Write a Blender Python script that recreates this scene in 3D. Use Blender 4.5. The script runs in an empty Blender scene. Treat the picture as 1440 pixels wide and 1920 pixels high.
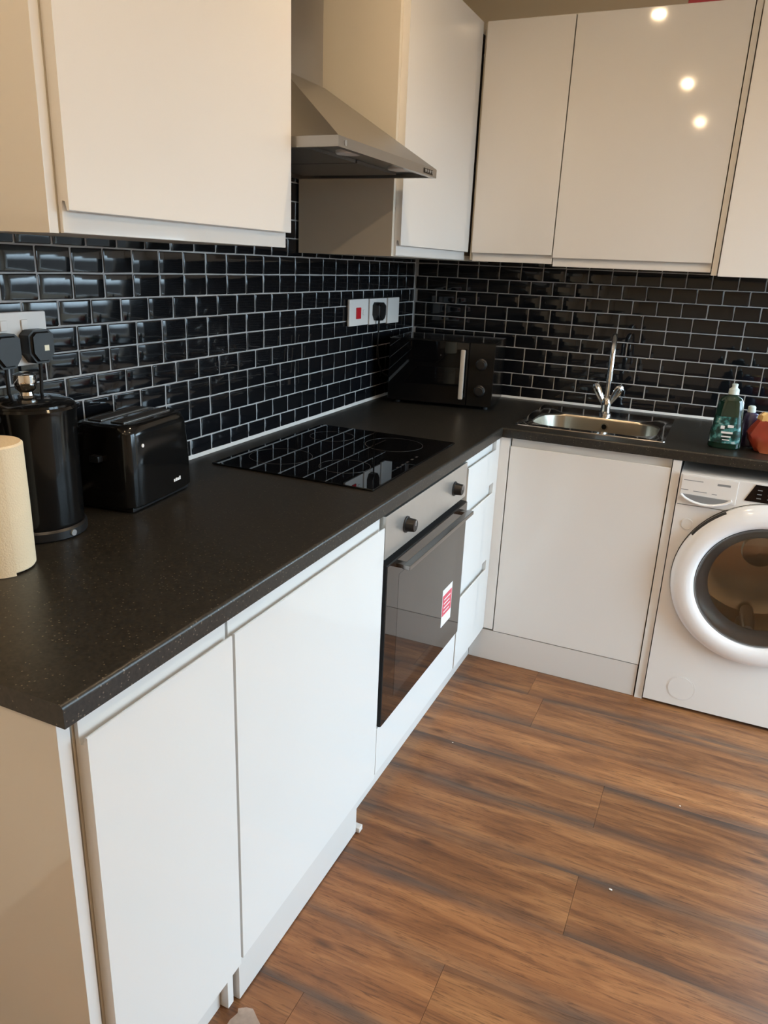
import bpy, bmesh, math, random
from mathutils import Vector, Matrix
random.seed(7)
S = bpy.context.scene
COL = S.collection
PI = math.pi

# ------------------------------------------------------------------ camera
cam = bpy.data.cameras.new('camera')
cam.sensor_fit = 'VERTICAL'; cam.sensor_height = 36.0
cam.lens = 1396.57 / 1920 * 36.0
cam.clip_start = 0.02
camo = bpy.data.objects.new('camera', cam); COL.objects.link(camo)
_r = Vector((0.90937148, 0.41410501, 0.03950391))
_d = Vector((0.16526482, -0.2724987, -0.94785653))
_f = Vector((-0.38174737, 0.8684823, -0.31623953))
M = Matrix((( _r.x, -_d.x, -_f.x, 1.284), (_r.y, -_d.y, -_f.y, -3.1463), (_r.z, -_d.z, -_f.z, 1.4352), (0, 0, 0, 1)))
camo.matrix_world = M
S.camera = camo

# ------------------------------------------------------------------ view
S.view_settings.view_transform = 'Standard'
S.view_settings.look = 'None'
S.view_settings.gamma = 1.0
S.view_settings.use_curve_mapping = False
S.view_settings.exposure = 0.1

# ------------------------------------------------------------------ world: overcast sky above, ground below the horizon
W_SKY = 14.5
world = bpy.data.worlds.new('overcast_sky'); S.world = world
world.use_nodes = True
nt = world.node_tree; nt.nodes.clear()
tc = nt.nodes.new('ShaderNodeTexCoord'); sp = nt.nodes.new('ShaderNodeSeparateXYZ')
rp = nt.nodes.new('ShaderNodeValToRGB')
rp.color_ramp.elements[0].position = 0.485; rp.color_ramp.elements[0].color = (0.040, 0.045, 0.051, 1)
rp.color_ramp.elements[1].position = 0.515; rp.color_ramp.elements[1].color = (0.63, 0.815, 1.0, 1)
mp = nt.nodes.new('ShaderNodeMapRange'); mp.inputs[1].default_value = -1; mp.inputs[2].default_value = 1
bg = nt.nodes.new('ShaderNodeBackground'); bg.inputs[1].default_value = W_SKY
wo = nt.nodes.new('ShaderNodeOutputWorld')
nt.links.new(tc.outputs['Generated'], sp.inputs[0]); nt.links.new(sp.outputs[2], mp.inputs[0])
nt.links.new(mp.outputs[0], rp.inputs[0]); nt.links.new(rp.outputs[0], bg.inputs[0]); nt.links.new(bg.outputs[0], wo.inputs[0])

# glazing (out of frame): patio door in the right wall, window in the back wall beyond the worktop; a sampling portal in each
WALL_R = 2.9
WIN_Y0, WIN_Y1, WIN_Z0, WIN_Z1 = -1.75, -0.2, 0.06, 2.08       # patio door opening (right wall)
BW_X0, BW_X1, BW_Z0, BW_Z1 = 1.68, 2.78, 0.95, 1.56           # window opening (back wall)
ROOM_Y, CEIL = -5.4, 2.5
def portal(loc, rot, sx, sy):
    pl = bpy.data.lights.new('window_portal', 'AREA'); pl.shape = 'RECTANGLE'
    pl.size = sx; pl.size_y = sy; pl.cycles.is_portal = True
    po = bpy.data.objects.new('window_portal', pl); COL.objects.link(po)
    po.location = loc; po.rotation_euler = rot
portal((WALL_R + 0.02, (WIN_Y0 + WIN_Y1) / 2, (WIN_Z0 + WIN_Z1) / 2), (0, PI / 2, 0), WIN_Z1 - WIN_Z0, WIN_Y1 - WIN_Y0)
portal(((BW_X0 + BW_X1) / 2, 0.02, (BW_Z0 + BW_Z1) / 2), (-PI / 2, 0, 0), BW_X1 - BW_X0, BW_Z1 - BW_Z0)
LAMP_COL = (1.0, 0.73, 0.45)
LAMP_STRENGTH = 1440.0
LAMPS = [(0.785, -1.40), (0.825, -2.72), (0.84, -3.95), (1.80, -1.9), (1.80, -3.6)]  # first three read from door reflections; last two added unseen for extra light

# ------------------------------------------------------------------ helpers
ORG = {}

def finish(o, parent, origin):
    COL.objects.link(o)
    ORG[o] = origin
    if parent is not None:
        o.parent = parent
        o.location = origin - ORG[parent]
    else:
        o.location = origin

def obj(name, bm, mat, parent=None, smooth=True, angle=35, origin=None):
    bmesh.ops.recalc_face_normals(bm, faces=bm.faces)
    xs = [v.co for v in bm.verts]
    if origin is None:
        lo = Vector((min(v.x for v in xs), min(v.y for v in xs), min(v.z for v in xs)))
        hi = Vector((max(v.x for v in xs), max(v.y for v in xs), max(v.z for v in xs)))
        origin = Vector(((lo.x + hi.x) / 2, (lo.y + hi.y) / 2, lo.z))
    origin = Vector(origin)
    for v in bm.verts: v.co -= origin
    me = bpy.data.meshes.new(name)
    if smooth:
        a = math.radians(angle)
        for f in bm.faces: f.smooth = True
        for e in bm.edges:
            e.smooth = not (len(e.link_faces) == 2 and e.calc_face_angle(0) > a)
    bm.to_mesh(me); bm.free()
    if isinstance(mat, (list, tuple)):
        for m in mat: me.materials.append(m)
    else: me.materials.append(mat)
    o = bpy.data.objects.new(name, me)
    if smooth:
        wn = o.modifiers.new('weighted_normals', 'WEIGHTED_NORMAL'); wn.keep_sharp = True; wn.weight = 100
    finish(o, parent, origin)
    return o

def thing(name, label, cat, loc, group=None):
    o = bpy.data.objects.new(name, None); o.empty_display_size = 0.05
    finish(o, None, Vector(loc))
    o['label'] = label; o['category'] = cat
    if group: o['group'] = group
    return o

def tag(o, label, cat, group=None):
    o['label'] = label; o['category'] = cat
    if group: o['group'] = group
    return o

def struct(o, label=None):
    o['kind'] = 'structure'
    if label: o['label'] = label
    return o

def add_box(bm, lo, hi, bev=0.0, seg=2):
    lo = Vector(lo); hi = Vector(hi)
    v = [bm.verts.new((x, y, z)) for x in (lo.x, hi.x) for y in (lo.y, hi.y) for z in (lo.z, hi.z)]
    fs = [bm.faces.new([v[i] for i in q]) for q in ((0, 1, 3, 2), (4, 6, 7, 5), (0, 4, 5, 1), (2, 3, 7, 6), (0, 2, 6, 4), (1, 5, 7, 3))]
    if bev > 0:
        es = list({e for f in fs for e in f.edges})
        bmesh.ops.bevel(bm, geom=es, offset=bev, segments=seg, affect='EDGES', profile=0.5)

def box(name, lo, hi, mat, parent=None, bev=0.0, seg=2):
    bm = bmesh.new(); add_box(bm, lo, hi, bev, seg)
    return obj(name, bm, mat, parent)

def add_prism(bm, poly, axis, a0, a1):
    """poly = list of (p,q); axis x: (p,q)->(y,z); y: (x,z); z: (x,y)"""
    def P(p, q, a):
        return {'x': (a, p, q), 'y': (p, a, q), 'z': (p, q, a)}[axis]
    A = [bm.verts.new(P(p, q, a0)) for p, q in poly]; B = [bm.verts.new(P(p, q, a1)) for p, q in poly]
    n = len(poly)
    bm.faces.new(A); bm.faces.new(B[::-1])
    for i in range(n):
        bm.faces.new((A[i], A[(i + 1) % n], B[(i + 1) % n], B[i]))

def add_lathe(bm, prof, c, axis='z', seg=40, cap=True):
    """prof: (r, h) along axis from point c"""
    c = Vector(c); rings = []
    for r, h in prof:
        ring = []
        for i in range(seg):
            t = 2 * PI * i / seg
            u, w = r * math.cos(t), r * math.sin(t)
            d = {'z': (u, w, h), 'y': (u, h, w), 'x': (h, u, w)}[axis]
            ring.append(bm.verts.new(c + Vector(d)))
        rings.append(ring)
    for a, b in zip(rings, rings[1:]):
        for i in range(seg):
            bm.faces.new((a[i], a[(i + 1) % seg], b[(i + 1) % seg], b[i]))
    if cap:
        bm.faces.new(rings[0][::-1]); bm.faces.new(rings[-1])

def lathe(name, prof, c, mat, parent=None, axis='z', seg=40, cap=True, angle=35):
    bm = bmesh.new(); add_lathe(bm, prof, c, axis, seg, cap)
    return obj(name, bm, mat, parent, angle=angle)

def add_tube(bm, pts, rad, seg=12):
    pts = [Vector(p) for p in pts]
    n = len(pts); rads = rad if isinstance(rad, (list, tuple)) else [rad] * n
    up = None; rings = []
    for i, p in enumerate(pts):
        t = (pts[min(i + 1, n - 1)] - pts[max(i - 1, 0)]).normalized()
        if up is None:
            up = Vector((0, 0, 1)) if abs(t.z) < 0.9 else Vector((1, 0, 0))
        s = t.cross(up).normalized(); up = s.cross(t).normalized()
        rings.append([bm.verts.new(p + rads[i] * (math.cos(2 * PI * k / seg) * s + math.sin(2 * PI * k / seg) * up)) for k in range(seg)])
    for a, b in zip(rings, rings[1:]):
        for k in range(seg):
            bm.faces.new((a[k], a[(k + 1) % seg], b[(k + 1) % seg], b[k]))
    bm.faces.new(rings[0][::-1]); bm.faces.new(rings[-1])

def tube(name, pts, rad, mat, parent=None, seg=12):
    bm = bmesh.new(); add_tube(bm, pts, rad, seg)
    return obj(name, bm, mat, parent)

def smooth_path(pts, n=8):
    pts = [Vector(p) for p in pts]; out = []
    P = [pts[0] * 2 - pts[1]] + pts + [pts[-1] * 2 - pts[-2]]
    for i in range(1, len(P) - 2):
        for k in range(n):
            t = k / n
            a, b, c, d = P[i - 1], P[i], P[i + 1], P[i + 2]
            out.append(0.5 * ((2 * b) + (c - a) * t + (2 * a - 5 * b + 4 * c - d) * t * t + (3 * b - a - 3 * c + d) * t ** 3))
    out.append(pts[-1]); return out

def add_loft(bm, secs, seg=32, power=2.0):
    """secs: (z, cx, cy, hx, hy[, power]) superellipse rings"""
    rings = []
    for s in secs:
        z, cx, cy, hx, hy = s[:5]; p = s[5] if len(s) > 5 else power
        ring = []
        for i in range(seg):
            t = 2 * PI * (i + 0.5) / seg
            ct, st = math.cos(t), math.sin(t)
            ring.append(bm.verts.new((cx + hx * math.copysign(abs(ct) ** (2 / p), ct), cy + hy * math.copysign(abs(st) ** (2 / p), st), z)))
        rings.append(ring)
    for a, b in zip(rings, rings[1:]):
        for i in range(seg):
            bm.faces.new((a[i], a[(i + 1) % seg], b[(i + 1) % seg], b[i]))
    bm.faces.new(rings[0][::-1]); bm.faces.new(rings[-1])

def loft(name, secs, mat, parent=None, seg=32, power=2.0, angle=40):
    bm = bmesh.new(); add_loft(bm, secs, seg, power)
    return obj(name, bm, mat, parent, angle=angle)

# ------------------------------------------------------------------ materials
def new_mat(name):
    m = bpy.data.materials.new(name); m.use_nodes = True
    n = m.node_tree; b = n.nodes['Principled BSDF']
    return m, n, b

def mat(name, col, rough=0.4, metal=0.0, var=0.04, vscale=6.0, bump=0.0, bscale=200.0, coat=0.0, rvar=0.0, spec=0.5, **kw):
    m, n, b = new_mat(name)
    L = n.links.new
    co = n.nodes.new('ShaderNodeTexCoord')
    no = n.nodes.new('ShaderNodeTexNoise'); no.inputs['Scale'].default_value = vscale; no.inputs['Detail'].default_value = 3
    L(co.outputs['Object'], no.inputs['Vector'])
    mx = n.nodes.new('ShaderNodeMix'); mx.data_type = 'RGBA'
    mx.inputs[6].default_value = (*[max(0, c * (1 - var)) for c in col], 1)
    mx.inputs[7].default_value = (*[min(1, c * (1 + var)) for c in col], 1)
    L(no.outputs['Fac'], mx.inputs[0]); L(mx.outputs[2], b.inputs['Base Color'])
    b.inputs['Roughness'].default_value = rough
    b.inputs['Metallic'].default_value = metal
    b.inputs['Specular IOR Level'].default_value = spec
    b.inputs['Coat Weight'].default_value = coat
    b.inputs['Coat Roughness'].default_value = 0.03
    if rvar:
        mr = n.nodes.new('ShaderNodeMapRange'); mr.inputs[3].default_value = rough - rvar; mr.inputs[4].default_value = rough + rvar
        L(no.outputs['Fac'], mr.inputs[0]); L(mr.outputs[0], b.inputs['Roughness'])
    if bump:
        n2 = n.nodes.new('ShaderNodeTexNoise'); n2.inputs['Scale'].default_value = bscale
        L(co.outputs['Object'], n2.inputs['Vector'])
        bu = n.nodes.new('ShaderNodeBump'); bu.inputs['Strength'].default_value = bump; bu.inputs['Distance'].default_value = 0.002
        L(n2.outputs['Fac'], bu.inputs['Height']); L(bu.outputs[0], b.inputs['Normal'])
    for k, v in kw.items():
        b.inputs[k].default_value = v
    return m

M_WHITE = mat('gloss_white_lacquer', (0.80, 0.79, 0.77), 0.06, var=0.01, vscale=1.5, bump=0.01, bscale=3)
M_CARC = mat('white_melamine', (0.72, 0.67, 0.58), 0.35, var=0.02)
M_WHITE_LIT = mat('lit_satin_white', (0.90, 0.885, 0.86), 0.3, var=0.01)  # paler white: the brighter reflection on one front put into its base colour
M_PLINTH = mat('white_plinth_board', (0.72, 0.70, 0.675), 0.22, var=0.02)
M_WALL = mat('cream_wall_paint', (0.87, 0.79, 0.65), 0.75, var=0.03, bump=0.1, bscale=120)
M_CEIL = mat('white_ceiling_paint', (0.88, 0.85, 0.79), 0.8, var=0.02, bump=0.1, bscale=150)
M_GROUT = mat('pale_grout', (0.42, 0.42, 0.42), 0.8, var=0.12, vscale=60, bump=0.2, bscale=300)
M_SEAL = mat('white_sealant', (0.80, 0.80, 0.78), 0.3, var=0.05, vscale=40)
M_TILE = mat('black_glazed_tile', (0.006, 0.0065, 0.008), 0.06, var=0.4, vscale=9, bump=0.03, bscale=22, spec=0.42)
M_BLACK = mat('gloss_black_plastic', (0.005, 0.005, 0.005), 0.12, var=0.2, spec=0.35)
M_BLACKM = mat('matt_black_plastic', (0.008, 0.008, 0.0085), 0.38, var=0.2)
M_DARKGLASS = mat('black_ceramic_glass', (0.003, 0.003, 0.0035), 0.012, var=0.2)
M_OVGLASS = mat('smoked_oven_glass', (0.012, 0.0105, 0.010), 0.03, var=0.2, coat=0.6)
M_HANDLE = mat('dark_satin_steel', (0.30, 0.29, 0.28), 0.25, 1.0, var=0.03)
M_OVWIN = mat('oven_window_glass', (0.030, 0.027, 0.025), 0.03, var=0.1, coat=0.6)
M_MARK = mat('grey_printed_marking', (0.055, 0.055, 0.055), 0.3, var=0.05)
M_STEEL = mat('brushed_stainless_steel', (0.38, 0.37, 0.355), 0.30, 1.0, var=0.03, vscale=3)
M_STEELW = mat('oven_stainless_steel', (0.60, 0.57, 0.53), 0.30, 0.75, var=0.04, vscale=30)
M_SINK = mat('polished_sink_steel', (0.46, 0.425, 0.36), 0.33, 1.0, var=0.04, vscale=20)
M_SINKRIM = mat('mirror_sink_rim_steel', (0.50, 0.50, 0.50), 0.10, 1.0, var=0.04, vscale=20)
M_CHROME = mat('chrome', (0.78, 0.77, 0.75), 0.05, 1.0, var=0.01)
M_FILTER = mat('grease_filter_mesh', (0.22, 0.21, 0.20), 0.4, 0.8, var=0.3, vscale=300)
M_WM = mat('white_appliance_enamel', (0.80, 0.78, 0.755), 0.18, var=0.01)
M_WMRING = mat('white_door_ring_plastic', (0.92, 0.92, 0.93), 0.12, var=0.01)
M_GREYP = mat('grey_plastic', (0.25, 0.26, 0.27), 0.3, var=0.05)
M_SOCK = mat('white_socket_plastic', (0.82, 0.79, 0.76), 0.25, var=0.02)
M_RED = mat('red_rocker_plastic', (0.60, 0.02, 0.03), 0.25, var=0.05)
M_REDPRINT = mat('red_sticker_print', (0.72, 0.09, 0.13), 0.4, var=0.25, vscale=120)
M_PAPERW = mat('white_sticker_paper', (0.86, 0.85, 0.84), 0.5, var=0.04, vscale=80)
M_TOWEL = mat('cream_kitchen_paper', (0.80, 0.67, 0.47), 0.9, var=0.04, vscale=25, bump=0.45, bscale=330)
M_CARD = mat('brown_cardboard_core', (0.35, 0.24, 0.14), 0.9, var=0.1)
M_BRASS = mat('pale_metal_fuse_mark', (0.72, 0.62, 0.44), 0.4, 0.4)
M_REDBOX = mat('dark_red_card', (0.42, 0.02, 0.04), 0.5, var=0.1)
M_CRUMB = mat('white_crumb', (0.85, 0.82, 0.78), 0.8, var=0.1)
M_FILM = mat('translucent_film_scrap', (0.72, 0.62, 0.55), 0.3, var=0.2, vscale=90, Alpha=0.55)
M_RUBBER = mat('black_rubber', (0.012, 0.012, 0.012), 0.7)
M_FRAMEW = mat('white_window_plastic', (0.85, 0.85, 0.85), 0.3)
M_DARKGAP = mat('dark_void_board', (0.03, 0.028, 0.026), 0.8)

def glass_mat(name, col, rough=0.02, ior=1.45):
    m, n, b = new_mat(name)
    b.inputs['Base Color'].default_value = (*col, 1); b.inputs['Roughness'].default_value = rough
    b.inputs['Transmission Weight'].default_value = 1.0; b.inputs['IOR'].default_value = ior
    return m
M_PORTHOLE = glass_mat('smoked_porthole_glass', (0.66, 0.63, 0.59), 0.015)
M_GREEN = mat('dark_green_detergent', (0.002, 0.022, 0.013), 0.10, var=0.3, vscale=30, coat=0.6)
M_CAPC = mat('frosted_clear_cap', (0.62, 0.72, 0.70), 0.2, var=0.1, vscale=60)
M_PURPLE = mat('dark_violet_bottle_plastic', (0.05, 0.04, 0.10), 0.15, var=0.5, vscale=60, coat=0.5)

def pane_mat():
    m, n, b = new_mat('clear_window_glass'); n.nodes.remove(b)
    t = n.nodes.new('ShaderNodeBsdfTransparent'); t.inputs[0].default_value = (0.96, 0.98, 0.97, 1)
    g = n.nodes.new('ShaderNodeBsdfGlossy'); g.inputs['Roughness'].default_value = 0.02
    mx = n.nodes.new('ShaderNodeMixShader'); mx.inputs[0].default_value = 0.05
    n.links.new(t.outputs[0], mx.inputs[1]); n.links.new(g.outputs[0], mx.inputs[2])
    n.links.new(mx.outputs[0], n.nodes['Material Output'].inputs[0])
    return m
M_PANE = pane_mat()

def lamp_mat():
    m, n, b = new_mat('warm_lamp_lens')
    b.inputs['Emission Color'].default_value = (*LAMP_COL, 1); b.inputs['Emission Strength'].default_value = LAMP_STRENGTH
    return m
M_LAMP = lamp_mat()

def worktop_mat():
    m, n, b = new_mat('charcoal_speckled_laminate'); L = n.links.new
    co = n.nodes.new('ShaderNodeTexCoord')
    no = n.nodes.new('ShaderNodeTexNoise'); no.inputs['Scale'].default_value = 160; no.inputs['Detail'].default_value = 4
    L(co.outputs['Object'], no.inputs['Vector'])
    r1 = n.nodes.new('ShaderNodeValToRGB')
    r1.color_ramp.elements[0].position = 0.35; r1.color_ramp.elements[0].color = (0.012, 0.011, 0.009, 1)
    r1.color_ramp.elements[1].position = 0.7; r1.color_ramp.elements[1].color = (0.030, 0.026, 0.020, 1)
    L(no.outputs['Fac'], r1.inputs[0])
    vo = n.nodes.new('ShaderNodeTexVoronoi'); vo.inputs['Scale'].default_value = 150
    L(co.outputs['Object'], vo.inputs['Vector'])
    lt = n.nodes.new('ShaderNodeMath'); lt.operation = 'LESS_THAN'; lt.inputs[1].default_value = 0.19
    L(vo.outputs['Distance'], lt.inputs[0])
    wn = n.nodes.new('ShaderNodeSeparateColor'); L(vo.outputs['Color'], wn.inputs[0])
    g2 = n.nodes.new('ShaderNodeMath'); g2.operation = 'GREATER_THAN'; g2.inputs[1].default_value = 0.62
    L(wn.outputs[0], g2.inputs[0])
    mu = n.nodes.new('ShaderNodeMath'); mu.operation = 'MULTIPLY'; L(lt.outputs[0], mu.inputs[0]); L(g2.outputs[0], mu.inputs[1])
    mx = n.nodes.new('ShaderNodeMix'); mx.data_type = 'RGBA'; mx.inputs[7].default_value = (0.15, 0.125, 0.09, 1)
    L(mu.outputs[0], mx.inputs[0]); L(r1.outputs[0], mx.inputs[6]); L(mx.outputs[2], b.inputs['Base Color'])
    b.inputs['Roughness'].default_value = 0.36
    bu = n.nodes.new('ShaderNodeBump'); bu.inputs['Strength'].default_value = 0.06; bu.inputs['Distance'].default_value = 0.001
    L(no.outputs['Fac'], bu.inputs['Height']); L(bu.outputs[0], b.inputs['Normal'])
    return m
M_TOP = worktop_mat()

def wood_mat():
    m, n, b = new_mat('walnut_laminate_plank'); L = n.links.new
    N = n.nodes.new
    co = N('ShaderNodeTexCoord'); oi = N('ShaderNodeObjectInfo')
    rs = N('ShaderNodeMath'); rs.operation = 'MULTIPLY'; rs.inputs[1].default_value = 53.0; L(oi.outputs['Random'], rs.inputs[0])
    cb = N('ShaderNodeCombineXYZ'); L(rs.outputs[0], cb.inputs[0]); L(rs.outputs[0], cb.inputs[1]); L(rs.outputs[0], cb.inputs[2])
    ad = N('ShaderNodeVectorMath'); ad.operation = 'ADD'; L(co.outputs['Object'], ad.inputs[0]); L(cb.outputs[0], ad.inputs[1])
    def noise(scale, sc, det=4, dist=0.0, rough=0.55):
        mp = N('ShaderNodeMapping'); mp.inputs['Scale'].default_value = scale; L(ad.outputs[0], mp.inputs['Vector'])
        t = N('ShaderNodeTexNoise'); t.inputs['Scale'].default_value = sc; t.inputs['Detail'].default_value = det
        t.inputs['Distortion'].default_value = dist; t.inputs['Roughness'].default_value = rough
        L(mp.outputs[0], t.inputs['Vector']); return t
    big = noise((1.3, 11.0, 1), 1.7, 5, 0.8, 0.62)
    ramp = N('ShaderNodeValToRGB'); e = ramp.color_ramp.elements
    e[0].position = 0.28; e[0].color = (0.13, 0.052, 0.019, 1)
    e[1].position = 0.75; e[1].color = (0.52, 0.255, 0.088, 1)
    k = e.new(0.5); k.color = (0.31, 0.135, 0.044, 1)
    L(big.outputs['Fac'], ramp.inputs[0])
    # grey-brown band running along each plank's long edges (part of the printed decor)
    se = N('ShaderNodeSeparateXYZ'); L(co.outputs['Object'], se.inputs[0])
    wob = noise((0.8, 0.01, 1), 2.0, 2)
    w2 = N('ShaderNodeMath'); w2.operation = 'MULTIPLY_ADD'; w2.inputs[1].default_value = 0.07; w2.inputs[2].default_value = -0.035
    L(wob.outputs['Fac'], w2.inputs[0])
    sy = N('ShaderNodeMath'); sy.operation = 'ADD'; L(se.outputs[1], sy.inputs[0]); L(w2.outputs[0], sy.inputs[1])
    ab = N('ShaderNodeMath'); ab.operation = 'ABSOLUTE'; L(sy.outputs[0], ab.inputs[0])
    mr = N('ShaderNodeMapRange'); mr.interpolation_type = 'SMOOTHSTEP'
    mr.inputs[1].default_value = 0.050; mr.inputs[2].default_value = 0.100; mr.inputs[3].default_value = 0; mr.inputs[4].default_value = 0.95
    L(ab.outputs[0], mr.inputs[0])
    bn = noise((1.2, 14, 1), 1.5, 3)
    bm_ = N('ShaderNodeMath'); bm_.operation = 'MULTIPLY'; L(mr.outputs[0], bm_.inputs[0])
    bn2 = N('ShaderNodeMapRange'); bn2.inputs[1].default_value = 0.3; bn2.inputs[2].default_value = 0.6; L(bn.outputs['Fac'], bn2.inputs[0])
    L(bn2.outputs[0], bm_.inputs[1])
    mx = N('ShaderNodeMix'); mx.data_type = 'RGBA'; mx.inputs[7].default_value = (0.092, 0.068, 0.054, 1)
    L(bm_.outputs[0], mx.inputs[0]); L(ramp.outputs[0], mx.inputs[6])
    # fine dark pores
    fine = noise((4.5, 70, 1), 2.4, 6, 1.2, 0.72)
    fr = N('ShaderNodeMapRange'); fr.inputs[1].default_value = 0.50; fr.inputs[2].default_value = 0.66; fr.inputs[4].default_value = 0.7
    L(fine.outputs['Fac'], fr.inputs[0])
    m2 = N('ShaderNodeMix'); m2.data_type = 'RGBA'; m2.inputs[7].default_value = (0.065, 0.028, 0.012, 1)
    L(fr.outputs[0], m2.inputs[0]); L(mx.outputs[2], m2.inputs[6])
    # knots
    mpk = N('ShaderNodeMapping'); mpk.inputs['Scale'].default_value = (2.6, 7.5, 1); L(ad.outputs[0], mpk.inputs['Vector'])
    vk = N('ShaderNodeTexVoronoi'); vk.inputs['Scale'].default_value = 1.4; L(mpk.outputs[0], vk.inputs['Vector'])
    kr = N('ShaderNodeMapRange'); kr.inputs[1].default_value = 0.03; kr.inputs[2].default_value = 0.14; kr.inputs[3].default_value = 0.8; kr.inputs[4].default_value = 0
    L(vk.outputs['Distance'], kr.inputs[0])
    m3 = N('ShaderNodeMix'); m3.data_type = 'RGBA'; m3.inputs[7].default_value = (0.07, 0.032, 0.016, 1)
    L(kr.outputs[0], m3.inputs[0]); L(m2.outputs[2], m3.inputs[6])
    hs = N('ShaderNodeHueSaturation'); vr = N('ShaderNodeMapRange'); hs.inputs['Hue'].default_value = 0.494; hs.inputs['Saturation'].default_value = 0.98; vr.inputs[3].default_value = 0.74; vr.inputs[4].default_value = 0.97
    L(oi.outputs['Random'], vr.inputs[0]); L(vr.outputs[0], hs.inputs['Value']); L(m3.outputs[2], hs.inputs['Color'])
    L(hs.outputs[0], b.inputs['Base Color'])
    b.inputs['Roughness'].default_value = 0.40
    bu = N('ShaderNodeBump'); bu.inputs['Strength'].default_value = 0.12; bu.inputs['Distance'].default_value = 0.001
    L(fine.outputs['Fac'], bu.inputs['Height']); L(bu.outputs[0], b.inputs['Normal'])
    return m
M_WOOD = wood_mat()

def label_mat(name, cols, scale):
    m, n, b = new_mat(name); L = n.links.new
    co = n.nodes.new('ShaderNodeTexCoord'); vo = n.nodes.new('ShaderNodeTexNoise')
    vo.inputs['Scale'].default_value = scale; vo.inputs['Detail'].default_value = 2
    L(co.outputs['Object'], vo.inputs['Vector'])
    r = n.nodes.new('ShaderNodeValToRGB'); r.color_ramp.interpolation = 'EASE'
    while len(r.color_ramp.elements) < len(cols): r.color_ramp.elements.new(0.5)
    for e, (p, c) in zip(r.color_ramp.elements, cols): e.position = p; e.color = (*c, 1)
    L(vo.outputs['Fac'], r.inputs[0]); L(r.outputs[0], b.inputs['Base Color']); b.inputs['Roughness'].default_value = 0.3
    return m
M_LABEL = label_mat('teal_green_bottle_label', [(0.36, (0.002, 0.02, 0.014)), (0.50, (0.006, 0.05, 0.045)), (0.60, (0.06, 0.24, 0.24)), (0.72, (0.4, 0.5, 0.5))], 55)
M_BAG = label_mat('orange_red_foil_wrap', [(0.25, (0.14, 0.02, 0.012)), (0.45, (0.34, 0.045, 0.022)), (0.6, (0.42, 0.11, 0.045)), (0.8, (0.5, 0.24, 0.08))], 9)
M_BAGTOP = mat('gold_foil_wrap', (0.75, 0.47, 0.18), 0.35, var=0.2, vscale=30)

# ------------------------------------------------------------------ room shell
LW = WALL_R
def plane_box(name, lo, hi, m): return struct(box(name, lo, hi, m))
floor = plane_box('floor', (-0.1, ROOM_Y, -0.06), (LW + 0.1, 0.1, -0.009), M_DARKGAP)
ceiling = plane_box('ceiling', (-0.1, ROOM_Y - 0.1, CEIL), (LW + 0.1, 0.1, CEIL + 0.1), M_CEIL)
wall_left = plane_box('wall_left', (-0.1, ROOM_Y, -0.06), (0, 0.1, CEIL), M_WALL)
bm = bmesh.new()
for lo, hi in (((0, 0, -0.06), (BW_X0, 0.1, CEIL)), ((BW_X1, 0, -0.06), (LW + 0.1, 0.1, CEIL)), ((BW_X0, 0, -0.06), (BW_X1, 0.1, BW_Z0)), ((BW_X0, 0, BW_Z1), (BW_X1, 0.1, CEIL))):
    add_box(bm, lo, hi)
wall_back = struct(obj('wall_back', bm, M_WALL))
wall_front = plane_box('wall_front', (-0.1, ROOM_Y - 0.1, -0.06), (LW + 0.1, ROOM_Y, CEIL), M_WALL)
bm = bmesh.new()
for lo, hi in (((LW, ROOM_Y, -0.06), (LW + 0.1, WIN_Y0, CEIL)), ((LW, WIN_Y1, -0.06), (LW + 0.1, 0, CEIL)),
               ((LW, WIN_Y0, -0.06), (LW + 0.1, WIN_Y1, WIN_Z0)), ((LW, WIN_Y0, WIN_Z1), (LW + 0.1, WIN_Y1, CEIL))):
    add_box(bm, lo, hi)
wall_right = struct(obj('wall_right', bm, M_WALL))
MY = (WIN_Y0 + WIN_Y1) / 2
bm = bmesh.new()
for (a, b_) in ((WIN_Y0, WIN_Y0 + 0.06), (MY - 0.04, MY + 0.04), (WIN_Y1 - 0.06, WIN_Y1)):
    add_box(bm, (LW + 0.03, a, WIN_Z0), (LW + 0.08, b_, WIN_Z1))
for (a, b_) in ((WIN_Z0, WIN_Z0 + 0.06), (WIN_Z1 - 0.06, WIN_Z1)):
    add_box(bm, (LW + 0.031, WIN_Y0, a), (LW + 0.079, WIN_Y1, b_))
win = struct(obj('door_1', bm, M_FRAMEW))
box('pane', (LW + 0.05, WIN_Y0 + 0.06, WIN_Z0 + 0.06), (LW + 0.054, MY - 0.04, WIN_Z1 - 0.06), M_PANE, win)
box('pane', (LW + 0.05, MY + 0.04, WIN_Z0 + 0.06), (LW + 0.054, WIN_Y1 - 0.06, WIN_Z1 - 0.06), M_PANE, win)
bm = bmesh.new()
for (a, b_) in ((BW_X0, BW_X0 + 0.05), (BW_X1 - 0.05, BW_X1)):
    add_box(bm, (a, 0.03, BW_Z0), (b_, 0.08, BW_Z1))
for (a, b_) in ((BW_Z0, BW_Z0 + 0.05), (BW_Z1 - 0.05, BW_Z1)):
    add_box(bm, (BW_X0, 0.031, a), (BW_X1, 0.079, b_))
win = struct(obj('window_1', bm, M_FRAMEW))
box('pane', (BW_X0 + 0.05, 0.05, BW_Z0 + 0.05), (BW_X1 - 0.05, 0.054, BW_Z1 - 0.05), M_PANE, win)

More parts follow.
